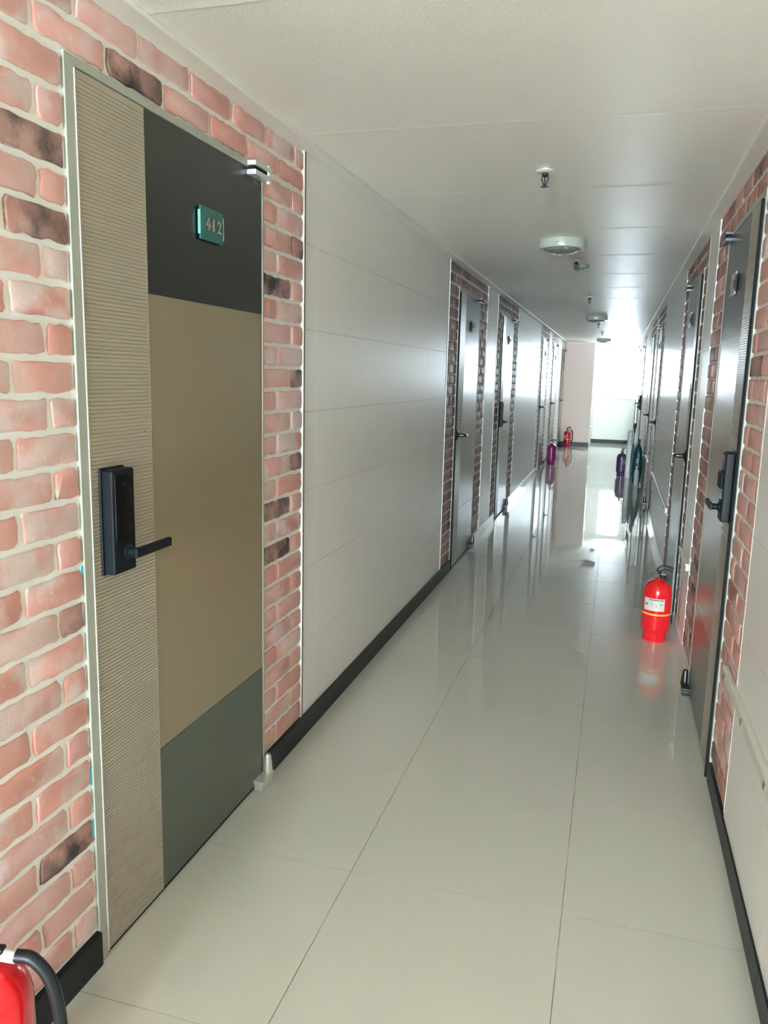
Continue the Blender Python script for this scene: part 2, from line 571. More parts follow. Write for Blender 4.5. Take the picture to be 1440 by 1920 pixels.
def add_brick(bm, side, y0, y1, z0, z1, col, soot, wash, rnd, lc, ld, fine):
    """one hand-cast brick: ragged outline, chamfered face"""
    g = 0.0066
    y0 += g * 0.9; y1 -= g * 0.9; z0 += g; z1 -= g
    if y1 - y0 < 0.02 or z1 - z0 < 0.012: return
    ny = max(2, int((y1 - y0) / 0.022)) if fine else 2
    nz = 3 if fine else 1
    j = 0.0016 if fine else 0.0008
    pts = []
    cr = 0.006 if fine else 0.004

    def side_pts(a, b, n):
        return [(a[0] + (b[0] - a[0]) * t / n, a[1] + (b[1] - a[1]) * t / n) for t in range(n)]
    c = [(y0, z0), (y1, z0), (y1, z1), (y0, z1)]
    cc = [rnd.uniform(0.4, 1.6) * cr for _ in c]
    for i in range(4):
        a, b = c[i], c[(i + 1) % 4]
        L = math.hypot(b[0] - a[0], b[1] - a[1])
        ux, uz = (b[0] - a[0]) / L, (b[1] - a[1]) / L
        ca, cb = min(cc[i], L * 0.3), min(cc[(i + 1) % 4], L * 0.3)
        n = ny if i % 2 == 0 else nz
        aa = (a[0] + ux * ca, a[1] + uz * ca); bb = (b[0] - ux * cb, b[1] - uz * cb)
        for k in range(n + 1):
            t = k / n
            pts.append((aa[0] + (bb[0] - aa[0]) * t, aa[1] + (bb[1] - aa[1]) * t))
    pts = [(p[0] + rnd.gauss(0, j), p[1] + rnd.gauss(0, j)) for p in pts]
    my, mz = (y0 + y1) / 2, (z0 + z1) / 2
    h = rnd.uniform(-0.0012, 0.0012)
    rings = []
    hw, hh = (y1 - y0) / 2, (z1 - z0) / 2
    for n, ins in ((-0.012, 0.0), (-0.0035 + h, 0.0), (-0.0008 + h, 0.0018), (0.0 + h, 0.0045)):
        sy, sz = 1 - ins / hw, 1 - ins / hh
        rings.append([bm.verts.new((side.x(n), my + (p[0] - my) * sy, mz + (p[1] - mz) * sz)) for p in pts])
    fs = []
    N = len(pts)
    for A, B in zip(rings, rings[1:]):
        for k in range(N):
            q = (k + 1) % N
            fs.append(bm.faces.new([A[k], A[q], B[q], B[k]]))
    fs.append(bm.faces.new(rings[-1]))
    seed = rnd.random()
    for f in fs:
        f.material_index = 0
        f.smooth = True
        for l in f.loops:
            l[lc] = (*col, 1); l[ld] = (soot, wash, seed, 1)


def brick_panel(parent, side, y0, y1, rects, colors, dark_p, wash_p, podd, peven, seed, fine=False,
                force=None, label=None):
    """rects: list of (ya, yb, za, zb) clip boxes, filled with running-bond courses"""
    rnd = random.Random(seed)
    bm = bmesh.new()
    lc = bm.loops.layers.float_color.new('bc')
    ld = bm.loops.layers.float_color.new('bd')
    BL = 0.2262
    for (ya, yb, za, zb) in rects:
        side.box(bm, -0.031, -0.0055, ya, yb, za, zb, 1)
        for k in range(-4, 27):
            bz1 = BED0 - PITCH * k
            bz0 = bz1 - PITCH
            c0, c1 = max(bz0, za), min(bz1, zb)
            if c1 - c0 < 0.02: continue
            ph = podd if k % 2 else peven
            n0 = math.floor((ya - ph) / BL)
            y = ph + n0 * BL
            while y < yb - 0.005:
                a, b = max(y, ya), min(y + BL, yb)
                if b - a > 0.03:
                    col = rnd.choice(colors)
                    v = rnd.uniform(0.92, 1.06)
                    col = tuple(min(1, c * v) for c in col)
                    soot = 1.0 if rnd.random() < dark_p else 0.0
                    wash = rnd.choice((0.1, 0.4, 0.75, 1.0)) * wash_p
                    if force is not None:
                        soot = 0.0
                        for (kk, yc) in force:
                            if kk == k and a - 0.01 <= yc <= b + 0.01: soot = 1.0
                    if soot > 0: wash *= 0.2; col = tuple(c * 0.75 for c in lin(196, 156, 146))
                    add_brick(bm, side, a, b, c0, c1, col, soot, wash, rnd, lc, ld, fine)
                y += BL
    o = build('brick_cladding', bm, [M['brick'], M['mortar']], parent, smooth=False)
    if label: o['label'] = label
    return o


def surround(parent, side, y0, y1, f0, f1, *a, **kw):
    """brick from y0 to y1 around a door frame f0..f1 (outer edges)"""
    zt = 2.012
    zb = 0.086
    rects = []
    if f0 - y0 > 0.03: rects.append((y0, f0, zb, zt))
    if y1 - f1 > 0.03: rects.append((f1, y1, zb, zt))
    rects.append((y0, y1, zt, 2.150))
    return brick_panel(parent, side, y0, y1, rects, *a, **kw)


# near left door: dark bricks placed course by course
FORCE1 = [(1, 1.35), (3, 1.35), (14, 1.40), (21, 1.35), (-2, 1.67),
          (1, 2.63), (3, 2.47), (7, 2.63), (11, 2.63), (13, 2.47), (15, 2.47)]
brick_panel(wall_left, SL, -1.2, 2.690,
            [(-1.2, 1.429, 0.086, 2.012), (-1.2, 2.690, 2.012, 2.150)],
            PINK, 0, 1.0, 1.245 - 0.2262 * 6, 1.345 - 0.2262 * 6, 3, True,
            force=FORCE1, label='pink whitewashed brick left of and above the near door')
brick_panel(wall_left, SL, 2.352, 2.690, [(2.352, 2.690, 0.086, 2.012)],
            PINK, 0, 1.0, 2.580, 2.460, 8, True, force=FORCE1,
            label='narrow pink brick pier beside the near door')
surround(wall_left, SL, 5.215, 6.80, 5.535, 6.43, BROWN + RUST[:2], 0.12, 0.25, 5.3, 5.42, 5, label='grey-brown brick door surround')
surround(wall_left, SL, 7.40, 8.99, 7.69, 8.60, BROWN, 0.18, 0.2, 7.5, 7.62, 6, label='grey-brown brick door surround')
surround(wall_left, SL, 11.66, 13.16, 11.93, 12.83, BROWN, 0.2, 0.3, 11.7, 11.8, 9, label='grey-brown brick door surround')
surround(wall_left, SL, 13.66, 15.26, 14.0, 14.90, BROWN, 0.2, 0.5, 13.7, 13.8, 10, label='grey-brown brick door surround')
brick_panel(wall_left, SL, 17.12, YP, [(17.12, YP, 0.086, 2.150)], RUST, 0.1, 0.4, 17.0, 17.1, 11, label='strip of red brick in the far corner')
brick_panel(wall_right, SR, 2.476, 2.84, [(2.476, 2.84, 0.078, 2.012)], PINK + PINK + RUST[:1], 0.08, 0.8, 2.52, 2.63, 12, True,
            label='pink brick pier on the near side of the nearest right door')
brick_panel(wall_right, SR, 2.476, 4.13, [(3.722, 4.13, 0.086, 2.012), (2.476, 4.13, 2.012, 2.150)], RUST + PINK[:1], 0.10, 0.35, 2.52, 2.63, 21, True,
            label='red-brown brick above and beyond the nearest right door')
surround(wall_right, SR, 4.54, 5.965, 4.72, 5.62, BROWN + RUST[:1], 0.2, 0.25, 4.6, 4.7, 13, label='grey-brown brick door surround')
surround(wall_right, SR, 8.31, 9.82, 8.55, 9.45, BROWN + RUST[:2], 0.2, 0.3, 8.4, 8.5, 14, label='grey-brown brick door surround')
surround(wall_right, SR, 10.21, 11.62, 10.42, 11.32, BROWN + RUST[:2], 0.2, 0.3, 10.3, 10.4, 15, label='grey-brown brick door surround')
surround(wall_right, SR, 13.68, 15.10, 13.90, 14.80, BROWN, 0.2, 0.3, 13.7, 13.8, 16, label='grey-brown brick door surround')
surround(wall_right, SR, 15.50, 16.95, 15.70, 16.60, BROWN, 0.2, 0.3, 15.6, 15.7, 17, label='grey-brown brick door surround')


# ------------------------------------------------------------------ white glossy panelling
def panelling(parent, side, y0, y1, yo, py=0.61, narrow=None):
    bm = bmesh.new()
    side.box(bm, -0.031, -0.0025, y0, y1, 0.0, 2.150, 1)
    ys = [y0]
    if narrow: ys.append(narrow)
    y = yo
    while y < y1 - 0.05:
        if y > ys[-1] + 0.08: ys.append(y)
        y += py
    ys.append(y1)
    zs = [0.0, 0.375, 0.67, 0.965, 1.26, 1.555, 1.85, 2.150]
    for a, b in zip(ys, ys[1:]):
        for c, d in zip(zs, zs[1:]):
            side.box(bm, -0.004, 0.0, a + 0.0008, b - 0.0008, c + 0.0008, d - 0.0008, 0)
    return build('white_panelling', bm, [M['tile'], M['tile_seam']], parent, smooth=False)


panelling(wall_left, SL, 2.705, 5.210, 2.83 - 0.61, 0.61, narrow=2.83)
panelling(wall_left, SL, 6.805, 7.395, 7.6)
panelling(wall_left, SL, 8.995, 11.655, 9.3, 0.6)
panelling(wall_left, SL, 13.165, 13.655, 14)
panelling(wall_left, SL, 15.265, 16.24, 15.9)
panelling(wall_right, SR, YB, 2.470, -11.7, 0.9)
panelling(wall_left, SL, YB, -1.2, -11.7, 0.9)
panelling(wall_right, SR, 4.135, 4.535, 5)
panelling(wall_right, SR, 5.970, 8.305, 6.13 - 0.6, 0.6)
panelling(wall_right, SR, 9.825, 10.205, 11)
panelling(wall_right, SR, 11.625, 13.675, 11.9, 0.6)
panelling(wall_right, SR, 15.105, 15.495, 16)
panelling(wall_right, SR, 16.955, 17.68, 17.1, 0.6)
bm = bmesh.new()
SR.box(bm, -0.031, 0.0, 17.68, YE, 0.0, WINS[2] - 0.04)
SR.box(bm, -0.031, 0.0, 17.68, YE, WINS[3] + 0.03, 2.15)
SR.box(bm, -0.031, 0.0, 17.90, YE, 0.0, 2.15)
build('white_panelling', bm, M['wall'], wall_right, smooth=False)

# slim edge beads between brick and panels (white bead + dark slit)
for (sd, par, ys) in ((SL, wall_left, (2.690, 5.2125, 6.8025, 7.3975, 8.9925, 11.6575, 13.1625, 13.6575, 15.2625)),
                      (SR, wall_right, (2.473, 4.1325, 4.5375, 5.9675, 8.3075, 9.8225, 10.2075, 11.6225))):
    bm = bmesh.new()
    for y in ys:
        if y == 2.690:
            sd.box(bm, -0.006, 0.003, 2.684, 2.692, 0.086, 2.150, 0, 0.001)
            sd.box(bm, -0.02, 0.0034, 2.692, 2.698, 0.086, 2.150, 1)
            sd.box(bm, -0.02, 0.0, 2.698, 2.706, 0.086, 2.150, 0)
        else:
            sd.box(bm, -0.006, 0.003 if sd is SL else 0.0008, y - 0.003, y + 0.004, 0.086, 2.150, 0, 0.0003)
    build('edge_bead', bm, [M['trim'], M['hole']], par)

# cornice strip under the ceiling
for sd, par in ((SL, wall_left), (SR, wall_right)):
    bm = bmesh.new()
    sd.box(bm, -0.02, 0.051, YB, (YP if sd is SL else YE) - 0.001, 2.150, HC, 0, 0.0025)
    lathe(bm, [(0.0035, 0), (0.0035, 29.2)], (sd.x(0.050), YB, HC - 0.0035), (0, 1, 0), 8)
    build('cornice', bm, M['wall'], par)


# ------------------------------------------------------------------ skirting
def skirting(name, side, y0, y1, m, label, n=0.010, z=0.086):
    bm = bmesh.new()
    y = y0
    while y < y1 - 0.01:
        b = min(y + 0.6, y1)
        side.box(bm, -0.03, n, y + 0.0005, b - 0.0005, 0.0, z, 0, 0.0012)
        y = b
    return tag(build(name, bm, m), label, 'skirting', kind='structure')


skirting('baseboard_left', SL, YB, 1.4285, M['base_dark'], 'black skirting beneath the near left brick')
skirting('baseboard_left', SL, 2.352, 5.534, M['base_dark'], 'long black skirting between the first two left doors')
skirting('baseboard_left', SL, 6.432, 7.688, M['base_white'], 'shiny white skirting past the second left door')
skirting('baseboard_left', SL, 8.602, 11.928, M['base_white'], 'shiny white skirting past the third left door')
skirting('baseboard_left', SL, 12.832, 13.998, M['base_dark'], 'short dark skirting behind the left glare-tinted extinguisher')
skirting('baseboard_left', SL, 14.902, 16.24, M['base_white'], 'white skirting in the far left stretch')
skirting('baseboard_right', SR, YB, 2.838, M['base_dark'], 'black skirting at the lower right edge', 0.006, 0.075)
skirting('baseboard_right', SR, 3.722, 4.718, M['base_white'], 'white skirting between the first two right doors')
skirting('baseboard_right', SR, 5.622, 8.548, M['base_white'], 'white skirting past the second right door')
skirting('baseboard_right', SR, 9.452, 10.418, M['base_white'], 'white skirting between the third and fourth right doors')
skirting('baseboard_right', SR, 11.322, 13.898, M['base_white'], 'white skirting behind the teal bag')
skirting('baseboard_right', SR, 14.802, 15.698, M['base_white'], 'white skirting between the last right doors')
skirting('baseboard_right', SR, 16.602, YE - 0.013, M['base_white'], 'white skirting beside the far window wall')


# ------------------------------------------------------------------ doors
def text_mesh(s, size, depth):
    c = bpy.data.curves.new('digit', 'FONT')
    c.body = s
    c.size = size
    c.extrude = depth
    c.bevel_depth = depth * 0.5
    c.align_x = 'CENTER'; c.align_y = 'CENTER'
    t = bpy.data.objects.new('digit', c)
    COL.objects.link(t)
    me = bpy.data.meshes.new_from_object(t)
    bpy.data.objects.remove(t)
    bpy.data.curves.remove(c)
    return me


def number_plate(parent, side, y, z, w, h, text, mface, medge):
    bm = bmesh.new()
    side.box(bm, 0.006, 0.012, y - w / 2, y + w / 2, z - h / 2, z + h / 2, 0, 0.002)
    side.box(bm, 0.005, 0.0125, y - w / 2 - 0.004, y - w / 2, z - h / 2 + 0.012, z + h / 2 - 0.012, 1, 0.001)
    side.box(bm, 0.005, 0.0125, y + w / 2, y + w / 2 + 0.004, z - h / 2 + 0.012, z + h / 2 - 0.012, 1, 0.001)
    pl = build('number_plate', bm, [mface, medge], parent)
    pl['label'] = 'small acrylic room number plate with chrome digits' if text else 'small acrylic room number plate'
    if text:
        for i, ch in enumerate(text):
            me = text_mesh(ch, 0.046, 0.0022)
            me.materials.append(M['chrome'])
            d = bpy.data.objects.new('digit', me)
            COL.objects.link(d)
            d.parent = pl
            yy = y + (i - 1) * 0.031
            if side.k == 'L':   # reads towards +x viewer: right = +y
                mat4 = Matrix(((0, 0, 1, side.x(0.0145)), (1, 0, 0, yy), (0, 1, 0, z - 0.002), (0, 0, 0, 1)))
            else:
                mat4 = Matrix(((0, 0, -1, side.x(0.0145)), (-1, 0, 0, y - (i - 1) * 0.031), (0, 1, 0, z - 0.002), (0, 0, 0, 1)))
            d.matrix_local = mat4
    else:
        bm = bmesh.new()
        for i in (-1, 0, 1):
            side.box(bm, 0.012, 0.016, y + i * 0.028 - 0.006, y + i * 0.028 + 0.006, z - 0.014, z + 0.014, 0, 0.002)
        build('digit_marks', bm, M['chrome'], pl)
    return pl


def digital_lock(parent, side, yc, z0, z1, full=True):
    """black keypad lock body with a straight lever"""
    bm = bmesh.new()
    w = 0.042
    side.box(bm, -0.001, 0.008, yc - w - 0.003, yc + w + 0.003, z0 - 0.003, z1 + 0.003, 0, 0.003)
    side.box(bm, 0.006, 0.036, yc - w, yc + w, z0, z1, 0, 0.005)
    lk = build('digital_lock', bm, M['lock'], parent)
    bm = bmesh.new()
    side.box(bm, 0.0345, 0.0372, yc - w + 0.008, yc + w - 0.008, z0 + 0.075, z1 - 0.012, 0, 0.001)
    build('touch_panel', bm, M['lock_face'], lk)
    if full:
        bm = bmesh.new()
        lathe(bm, [(0, 0), (0.006, 0), (0.006, 0.0015), (0, 0.0015)], (side.x(0.037), yc, z1 - 0.035), side.axis(), 16)
        build('bell_button', bm, M['lock'], lk)
    else:
        bm = bmesh.new()   # sliding cover lip seen in profile on the right door
        side.box(bm, 0.036, 0.048, yc - w + 0.004, yc + w - 0.004, z0 + 0.115, z0 + 0.175, 0, 0.005)
        build('sliding_cover', bm, M['lock'], lk)
    zl = z0 + 0.047
    bm = bmesh.new()
    lathe(bm, [(0.017, 0), (0.017, 0.004), (0.011, 0.008), (0.011, 0.032)], (side.x(0.036), yc + 0.008, zl), side.axis(), 20)
    side.box(bm, 0.058, 0.070, yc - 0.006, yc + 0.142, zl - 0.011, zl + 0.011, 0, 0.003)
    build('lever', bm, M['lock'], lk)
    return lk


def lever_set(parent, side, yc, z, m):
    bm = bmesh.new()
    lathe(bm, [(0, 0), (0.040, 0), (0.041, 0.006), (0.036, 0.012), (0.020, 0.017), (0.013, 0.024), (0.012, 0.060), (0, 0.060)],
          (side.x(0.0), yc, z), side.axis(), 24)
    ls = build('rosette', bm, m, parent)
    bm = bmesh.new()
    tube(bm, smooth_path([(side.x(0.052), yc, z), (side.x(0.062), yc + 0.015, z), (side.x(0.063), yc + 0.055, z - 0.002),
                          (side.x(0.060), yc + 0.11, z - 0.006)], 5), [0.011] * 8 + [0.010] * 8, 10)
    build('lever', bm, m, ls)
    return ls


def pivot_hinges(parent, side, y, zt, dark=False):
    m = M['dark_metal'] if dark else M['hinge']
    # top pivot: two plates with a dark gap, bolted on the head
    bm = bmesh.new()
    side.box(bm, 0.0, 0.030, y - 0.100, y + 0.012, zt - 0.004, zt + 0.010, 0, 0.002)
    side.box(bm, 0.0, 0.030, y - 0.100, y + 0.012, zt - 0.030, zt - 0.015, 0, 0.002)
    side.box(bm, 0.0, 0.022, y - 0.094, y + 0.006, zt - 0.015, zt - 0.004, 1)
    lathe(bm, [(0.007, 0), (0.007, 0.052)], (side.x(0.022), y + 0.004, zt - 0.036), (0, 0, 1), 12)
    build('top_pivot', bm, [m, M['gasket']], parent)
    bm = bmesh.new()
    side.box(bm, 0.0, 0.034, y - 0.075, y + 0.022, 0.022, 0.036, 0, 0.002)
    side.box(bm, 0.0, 0.030, y - 0.070, y + 0.018, 0.0, 0.022, 0, 0.003)
    lathe(bm, [(0.017, 0), (0.017, 0.01), (0.012, 0.055), (0.008, 0.062), (0, 0.062)], (side.x(0.016), y + 0.008, 0.036), (0, 0, 1), 16)
    build('bottom_pivot', bm, [m], parent)


def make_door(idx, side, f0, f1, kind, label, plate=None, gasket=True, dark_hinge=False, fine=True):
    zt = 2.012
    fw = 0.030
    # leaf is the named structure object; everything else is its child
    bm = bmesh.new()
    a, b = f0 + fw, f1 - (0.012 if idx == 1 else fw * 0.6)
    zl0, zl1 = 0.012, zt - fw + 0.008
    side.box(bm, -0.028, 0.0, a, b, zl0, zl1, 0, 0.0015)
    leaf = tag(build('door_%d' % idx, bm, M['door_tan']), label, 'door', kind='structure')
    bm = bmesh.new()
    side.box(bm, -0.03, 0.003, f0, f0 + fw - 0.001, 0.0, zt, 0, 0.0015)
    side.box(bm, -0.03, 0.003, f1 - (0.011 if idx == 1 else fw * 0.55), f1, 0.0, zt, 0, 0.0015)
    side.box(bm, -0.03, 0.003, f0 + fw - 0.001, f1 - 0.010, zt - fw + 0.010, zt, 0, 0.0015)
    build('door_frame', bm, M['frame'], leaf)
    if gasket:
        bm = bmesh.new()
        side.box(bm, -0.02, 0.011, a - 0.006, a + 0.008, 0.004, zl1 - 0.01, 0, 0.001)
        build('gasket', bm, M['gasket'], leaf)
    else:
        bm = bmesh.new()
        side.box(bm, -0.02, 0.0042, a - 0.0015, a + 0.002, zl0, zl1, 0, 0.0005)
        build('edge_strip', bm, M['trim'], leaf)
    # dark gap under the leaf
    bm = bmesh.new()
    side.box(bm, -0.028, -0.004, a, b, 0.0, 0.012)
    build('threshold_gap', bm, M['gasket'], leaf)
    # ribbed strip on the latch side
    rs = 0.243
    bm = bmesh.new()
    p = 0.0086 if fine else 0.0172
    z = zl0 + 0.001
    prof = []
    while z < zl1 - p:
        prof += [(z, 0.0020), (z + p * 0.70, 0.0030), (z + p * 0.78, 0.0004), (z + p * 0.94, 0.0004)]
        z += p
    prof.append((zl1 - 0.001, 0.0018))
    A = [bm.verts.new((side.x(n), a + 0.003, zz)) for zz, n in prof]
    B = [bm.verts.new((side.x(n), a + rs, zz)) for zz, n in prof]
    A0 = [bm.verts.new((side.x(-0.001), a + 0.003, zz)) for zz, n in (prof[0], prof[-1])]
    B0 = [bm.verts.new((side.x(-0.001), a + rs, zz)) for zz, n in (prof[0], prof[-1])]
    for i in range(len(prof) - 1):
        bm.faces.new([A[i], B[i], B[i + 1], A[i + 1]])
    bm.faces.new([A0[0]] + A + [A0[1]])
    bm.faces.new([B0[1]] + B[::-1] + [B0[0]])
    bm.faces.new([A0[0], B0[0], B[0], A[0]])
    bm.faces.new([A0[1], A[-1], B[-1], B0[1]])
    bm.faces.new([A0[0], A0[1], B0[1], B0[0]])
    st = build('ribbed_strip', bm, M['rib'], leaf, smooth=False)
    st['label'] = 'finely ribbed taupe vertical strip'
    # coloured fields
    ys0, ys1 = a + rs + 0.003, b - 0.002
    for nm, za, zb, m, lb in (('upper_panel', 1.578, zl1 - 0.002, M['door_dark'], 'dark olive upper field'),
                              ('middle_panel', 0.417, 1.5765, M['door_tan'], 'tan middle field'),
                              ('lower_panel', zl0 + 0.002, 0.4155, M['door_low'], 'grey olive lower field')):
        bm = bmesh.new()
        side.box(bm, -0.001, 0.0015, ys0, ys1, za, zb, 0, 0.0004)
        q = build(nm, bm, m, leaf, smooth=False)
        q['label'] = lb
    bm = bmesh.new()
    side.box(bm, -0.001, 0.0022, a + rs, a + rs + 0.003, zl0, zl1 - 0.002, 0, 0.0005)
    build('divider_bead', bm, M['rib'], leaf, smooth=False)
    yh = a + 0.100
    if kind == 'digital':
        if idx == 1: digital_lock(leaf, side, 1.533, 0.940, 1.178)
        else: digital_lock(leaf, side, a + 0.085, 0.925, 1.165, side.k == 'L')
    else:
        lever_set(leaf, side, a + 0.055, 0.985, M['dark_metal'])
    pivot_hinges(leaf, side, f1 - 0.012, zt - fw + 0.018, dark_hinge)
    yp = (ys0 + ys1) / 2 - 0.02
    if plate == '412':
        number_plate(leaf, side, 2.006, 1.784, 0.125, 0.085, '412', M['plate'], M['plate_edge'])
    else:
        number_plate(leaf, side, yp, 1.775, 0.12, 0.085, None, M['plate_clear'], M['hole'])
    return leaf


make_door(1, SL, 1.429, 2.352, 'digital', 'nearest left door, olive and tan with teal plate reading 412', '412', gasket=False)
make_door(2, SL, 5.535, 6.432, 'lever', 'second left door in grey-brown brick with round rosette lever', dark_hinge=True)
make_door(3, SL, 7.690, 8.602, 'digital', 'third left door with tall black keypad lock', dark_hinge=True)
make_door(4, SL, 11.93, 12.832, 'lever', 'fourth left door, far side of the long white stretch', fine=False, dark_hinge=True)
make_door(5, SL, 14.0, 14.902, 'lever', 'fifth left door behind the left glare-tinted extinguisher', fine=False, dark_hinge=True)
make_door(6, SL, 16.24, 17.12, 'lever', 'last left door beside the pink wall', fine=False, dark_hinge=True)
make_door(7, SR, 2.840, 3.722, 'digital', 'nearest right door with black keypad lock in red-brown brick', dark_hinge=True)
make_door(8, SR, 4.720, 5.622, 'lever', 'second right door with bronze rosette lever', dark_hinge=True)
make_door(9, SR, 8.550, 9.452, 'lever', 'third right door past the white panels', fine=False, dark_hinge=True)
make_door(10, SR, 10.420, 11.322, 'lever', 'fourth right door close after the third', fine=False, dark_hinge=True)
make_door(11, SR, 13.900, 14.802, 'digital', 'fifth right door beyond the teal bag', fine=False, dark_hinge=True)
make_door(12, SR, 15.700, 16.602, 'lever', 'last right door near the far window', fine=False, dark_hinge=True)

# small chrome screw and masking tape scraps on the near door
bm = bmesh.new()
lathe(bm, [(0, 0), (0.003, 0), (0.0025, 0.002), (0, 0.0025)], (SL.x(0.002), 1.672, 1.253), (1, 0, 0), 10)
build('peephole', bm, M['chrome'], bpy.data.objects['door_1'])
for (za, zb) in ((0.955, 0.975), (0.46, 0.50), (0.33, 0.37)):
    bm = bmesh.new()
    SL.box(bm, -0.004, -0.0005, 1.420, 1.430, za, zb, 0)
    build('tape_scrap', bm, M['masking'], bpy.data.objects['door_1'], smooth=False)


# ------------------------------------------------------------------ cable raceway on the right wall
def raceway(y0, y1, label, n0=0.0):
    bm = bmesh.new()
    SR.box(bm, n0, 0.016, y0, y1, 0.462, 0.500, 0, 0.003)
    SR.box(bm, 0.015, 0.0185, y0, y1, 0.490, 0.4985, 0, 0.001)
    y = y0 + 0.20
    while y < y1 - 0.05:
        SR.box(bm, 0.014, 0.0185, y, y + 0.007, 0.466, 0.484, 1, 0.001)
        SR.box(bm, 0.014, 0.0185, y + 0.018, y + 0.025, 0.466, 0.484, 1, 0.001)
        y += 0.36
    o = build('cable_raceway', bm, [M['whiteplastic'], M['paper_olive']])
    return tag(o, label, 'cable raceway', 'white plastic cable raceways along the right wall')


raceway(-1.2, 2.66, 'pale plastic cable raceway at the lower right edge of the photo')
raceway(4.15, 4.62, 'short white raceway between the first two right doors')
raceway(5.98, 8.45, 'long white raceway past the second right door')
raceway(9.70, 10.30, 'short far raceway between the third and fourth right doors')


# ------------------------------------------------------------------ ceiling fittings
def ceiling_lamp(x, y, label):
    t = empty('ceiling_lamp', (x, y, HC), label, 'ceiling light', 'round surface lamps along the ceiling')
    bm = bmesh.new()
    lathe(bm, [(0, 0), (0.128, 0), (0.131, -0.004), (0.131, -0.040), (0.127, -0.048), (0.106, -0.050), (0.100, -0.044), (0, -0.044)], seg=56)
    build('lamp_housing', bm, M['lamp_body'], t)
    bm = bmesh.new()
    rnd = random.Random(4)
    lathe(bm, [(0.098, -0.044), (0.096, -0.055), (0.082, -0.063), (0.060, -0.069), (0.034, -0.073), (0.0, -0.075)], seg=28,
          wob=lambda a, h: 1 + 0.03 * math.cos(14 * a))
    build('faceted_lens', bm, M['lens'], t, smooth=False)

    for k in range(3):
        bm = bmesh.new()
        an = 2.1 * k + 0.4
        lathe(bm, [(0, 0), (0.006, 0), (0.006, 0.006), (0, 0.008)], (0.129 * math.cos(an), 0.129 * math.sin(an), -0.030),
              (math.cos(an), math.sin(an), 0), 10)
        build('fixing_screw', bm, M['chrome'], t)
    return t


ceiling_lamp(-0.350, -0.80, 'round ceiling lamp above and behind the camera')
ceiling_lamp(-0.350, 4.70, 'nearest round ceiling lamp with faceted glass')
ceiling_lamp(-0.298, 10.20, 'middle round ceiling lamp, second from the camera')
ceiling_lamp(-0.300, 15.70, 'farthest round ceiling lamp before the window')


def sprinkler(x, y, label, d=0.010):
    t = empty('sprinkler_head', (x, y, HC), label, 'sprinkler', 'fire sprinklers in a row along the ceiling')
    bm = bmesh.new()
    lathe(bm, [(0, 0), (0.012, 0), (0.012, -d * 0.6), (0.034, -d * 0.7), (0.036, -d), (0.030, -d - 0.004), (0.012, -d - 0.006), (0, -d - 0.006)], seg=32)
    build('escutcheon', bm, M['whiteplastic'], t)
    bm = bmesh.new()
    z = -d - 0.006
    lathe(bm, [(0, z), (0.011, z), (0.012, z - 0.010), (0.007, z - 0.014), (0, z - 0.014)], seg=16)
    for s in (-1, 1):
        tube(bm, [(s * 0.009, 0, z - 0.008), (s * 0.012, 0, z - 0.020), (s * 0.005, 0, z - 0.040), (0, 0, z - 0.046)], 0.0024, 8)
    tube(bm, [(0, 0, z - 0.012), (0, 0, z - 0.046)], 0.0028, 8)
    build('sprinkler_frame', bm, M['dark_metal'], t)
    bm = bmesh.new()
    lathe(bm, [(0, z - 0.046), (0.013, z - 0.046), (0.0135, z - 0.049), (0, z - 0.049)], seg=16,
          wob=lambda a, h: 1 + 0.12 * math.cos(8 * a))
    build('deflector', bm, M['dark_metal'], t)


sprinkler(-0.309, 3.12, 'nearest ceiling sprinkler with white escutcheon')
sprinkler(-0.308, 5.43, 'sprinkler between the nearest lamp and the smoke detector')
sprinkler(-0.300, 7.78, 'third ceiling sprinkler, between the first two lamps')
sprinkler(-0.299, 11.33, 'sprinkler just behind the middle ceiling lamp')
sprinkler(-0.286, 13.42, 'far sprinkler before the farthest ceiling lamp')


def detector(x, y, label):
    t = empty('smoke_detector', (x, y, HC), label, 'smoke detector')
    bm = bmesh.new()
    lathe(bm, [(0, 0), (0.052, 0), (0.054, -0.012), (0.050, -0.022), (0.038, -0.028), (0, -0.028)], seg=36)
    build('detector_base', bm, M['sock'], t)
    bm = bmesh.new()
    for k in range(10):
        a = k * math.pi / 5
        c, s = math.cos(a), math.sin(a)
        tube(bm, [(0.030 * c, 0.030 * s, -0.027), (0.026 * c, 0.026 * s, -0.041)], 0.0035, 6)
    lathe(bm, [(0, -0.040), (0.029, -0.040), (0.026, -0.045), (0, -0.046)], seg=24)
    build('sensor_cage', bm, M['sock'], t)


detector(-0.288, 5.68, 'smoke detector just behind the second sprinkler')
detector(-0.26, 17.0, 'tiny far smoke detector close to the window wall')

bm = bmesh.new()
lathe(bm, [(0, 0), (0.006, 0), (0.006, -0.004), (0, -0.005)], (0, 0, 0), (0, 0, 1), 12)
o = build('ceiling_screw', bm, M['chrome'], loc=(0.20, 4.72, HC))
tag(o, 'tiny shiny screw in the ceiling near the right wall', 'screw')


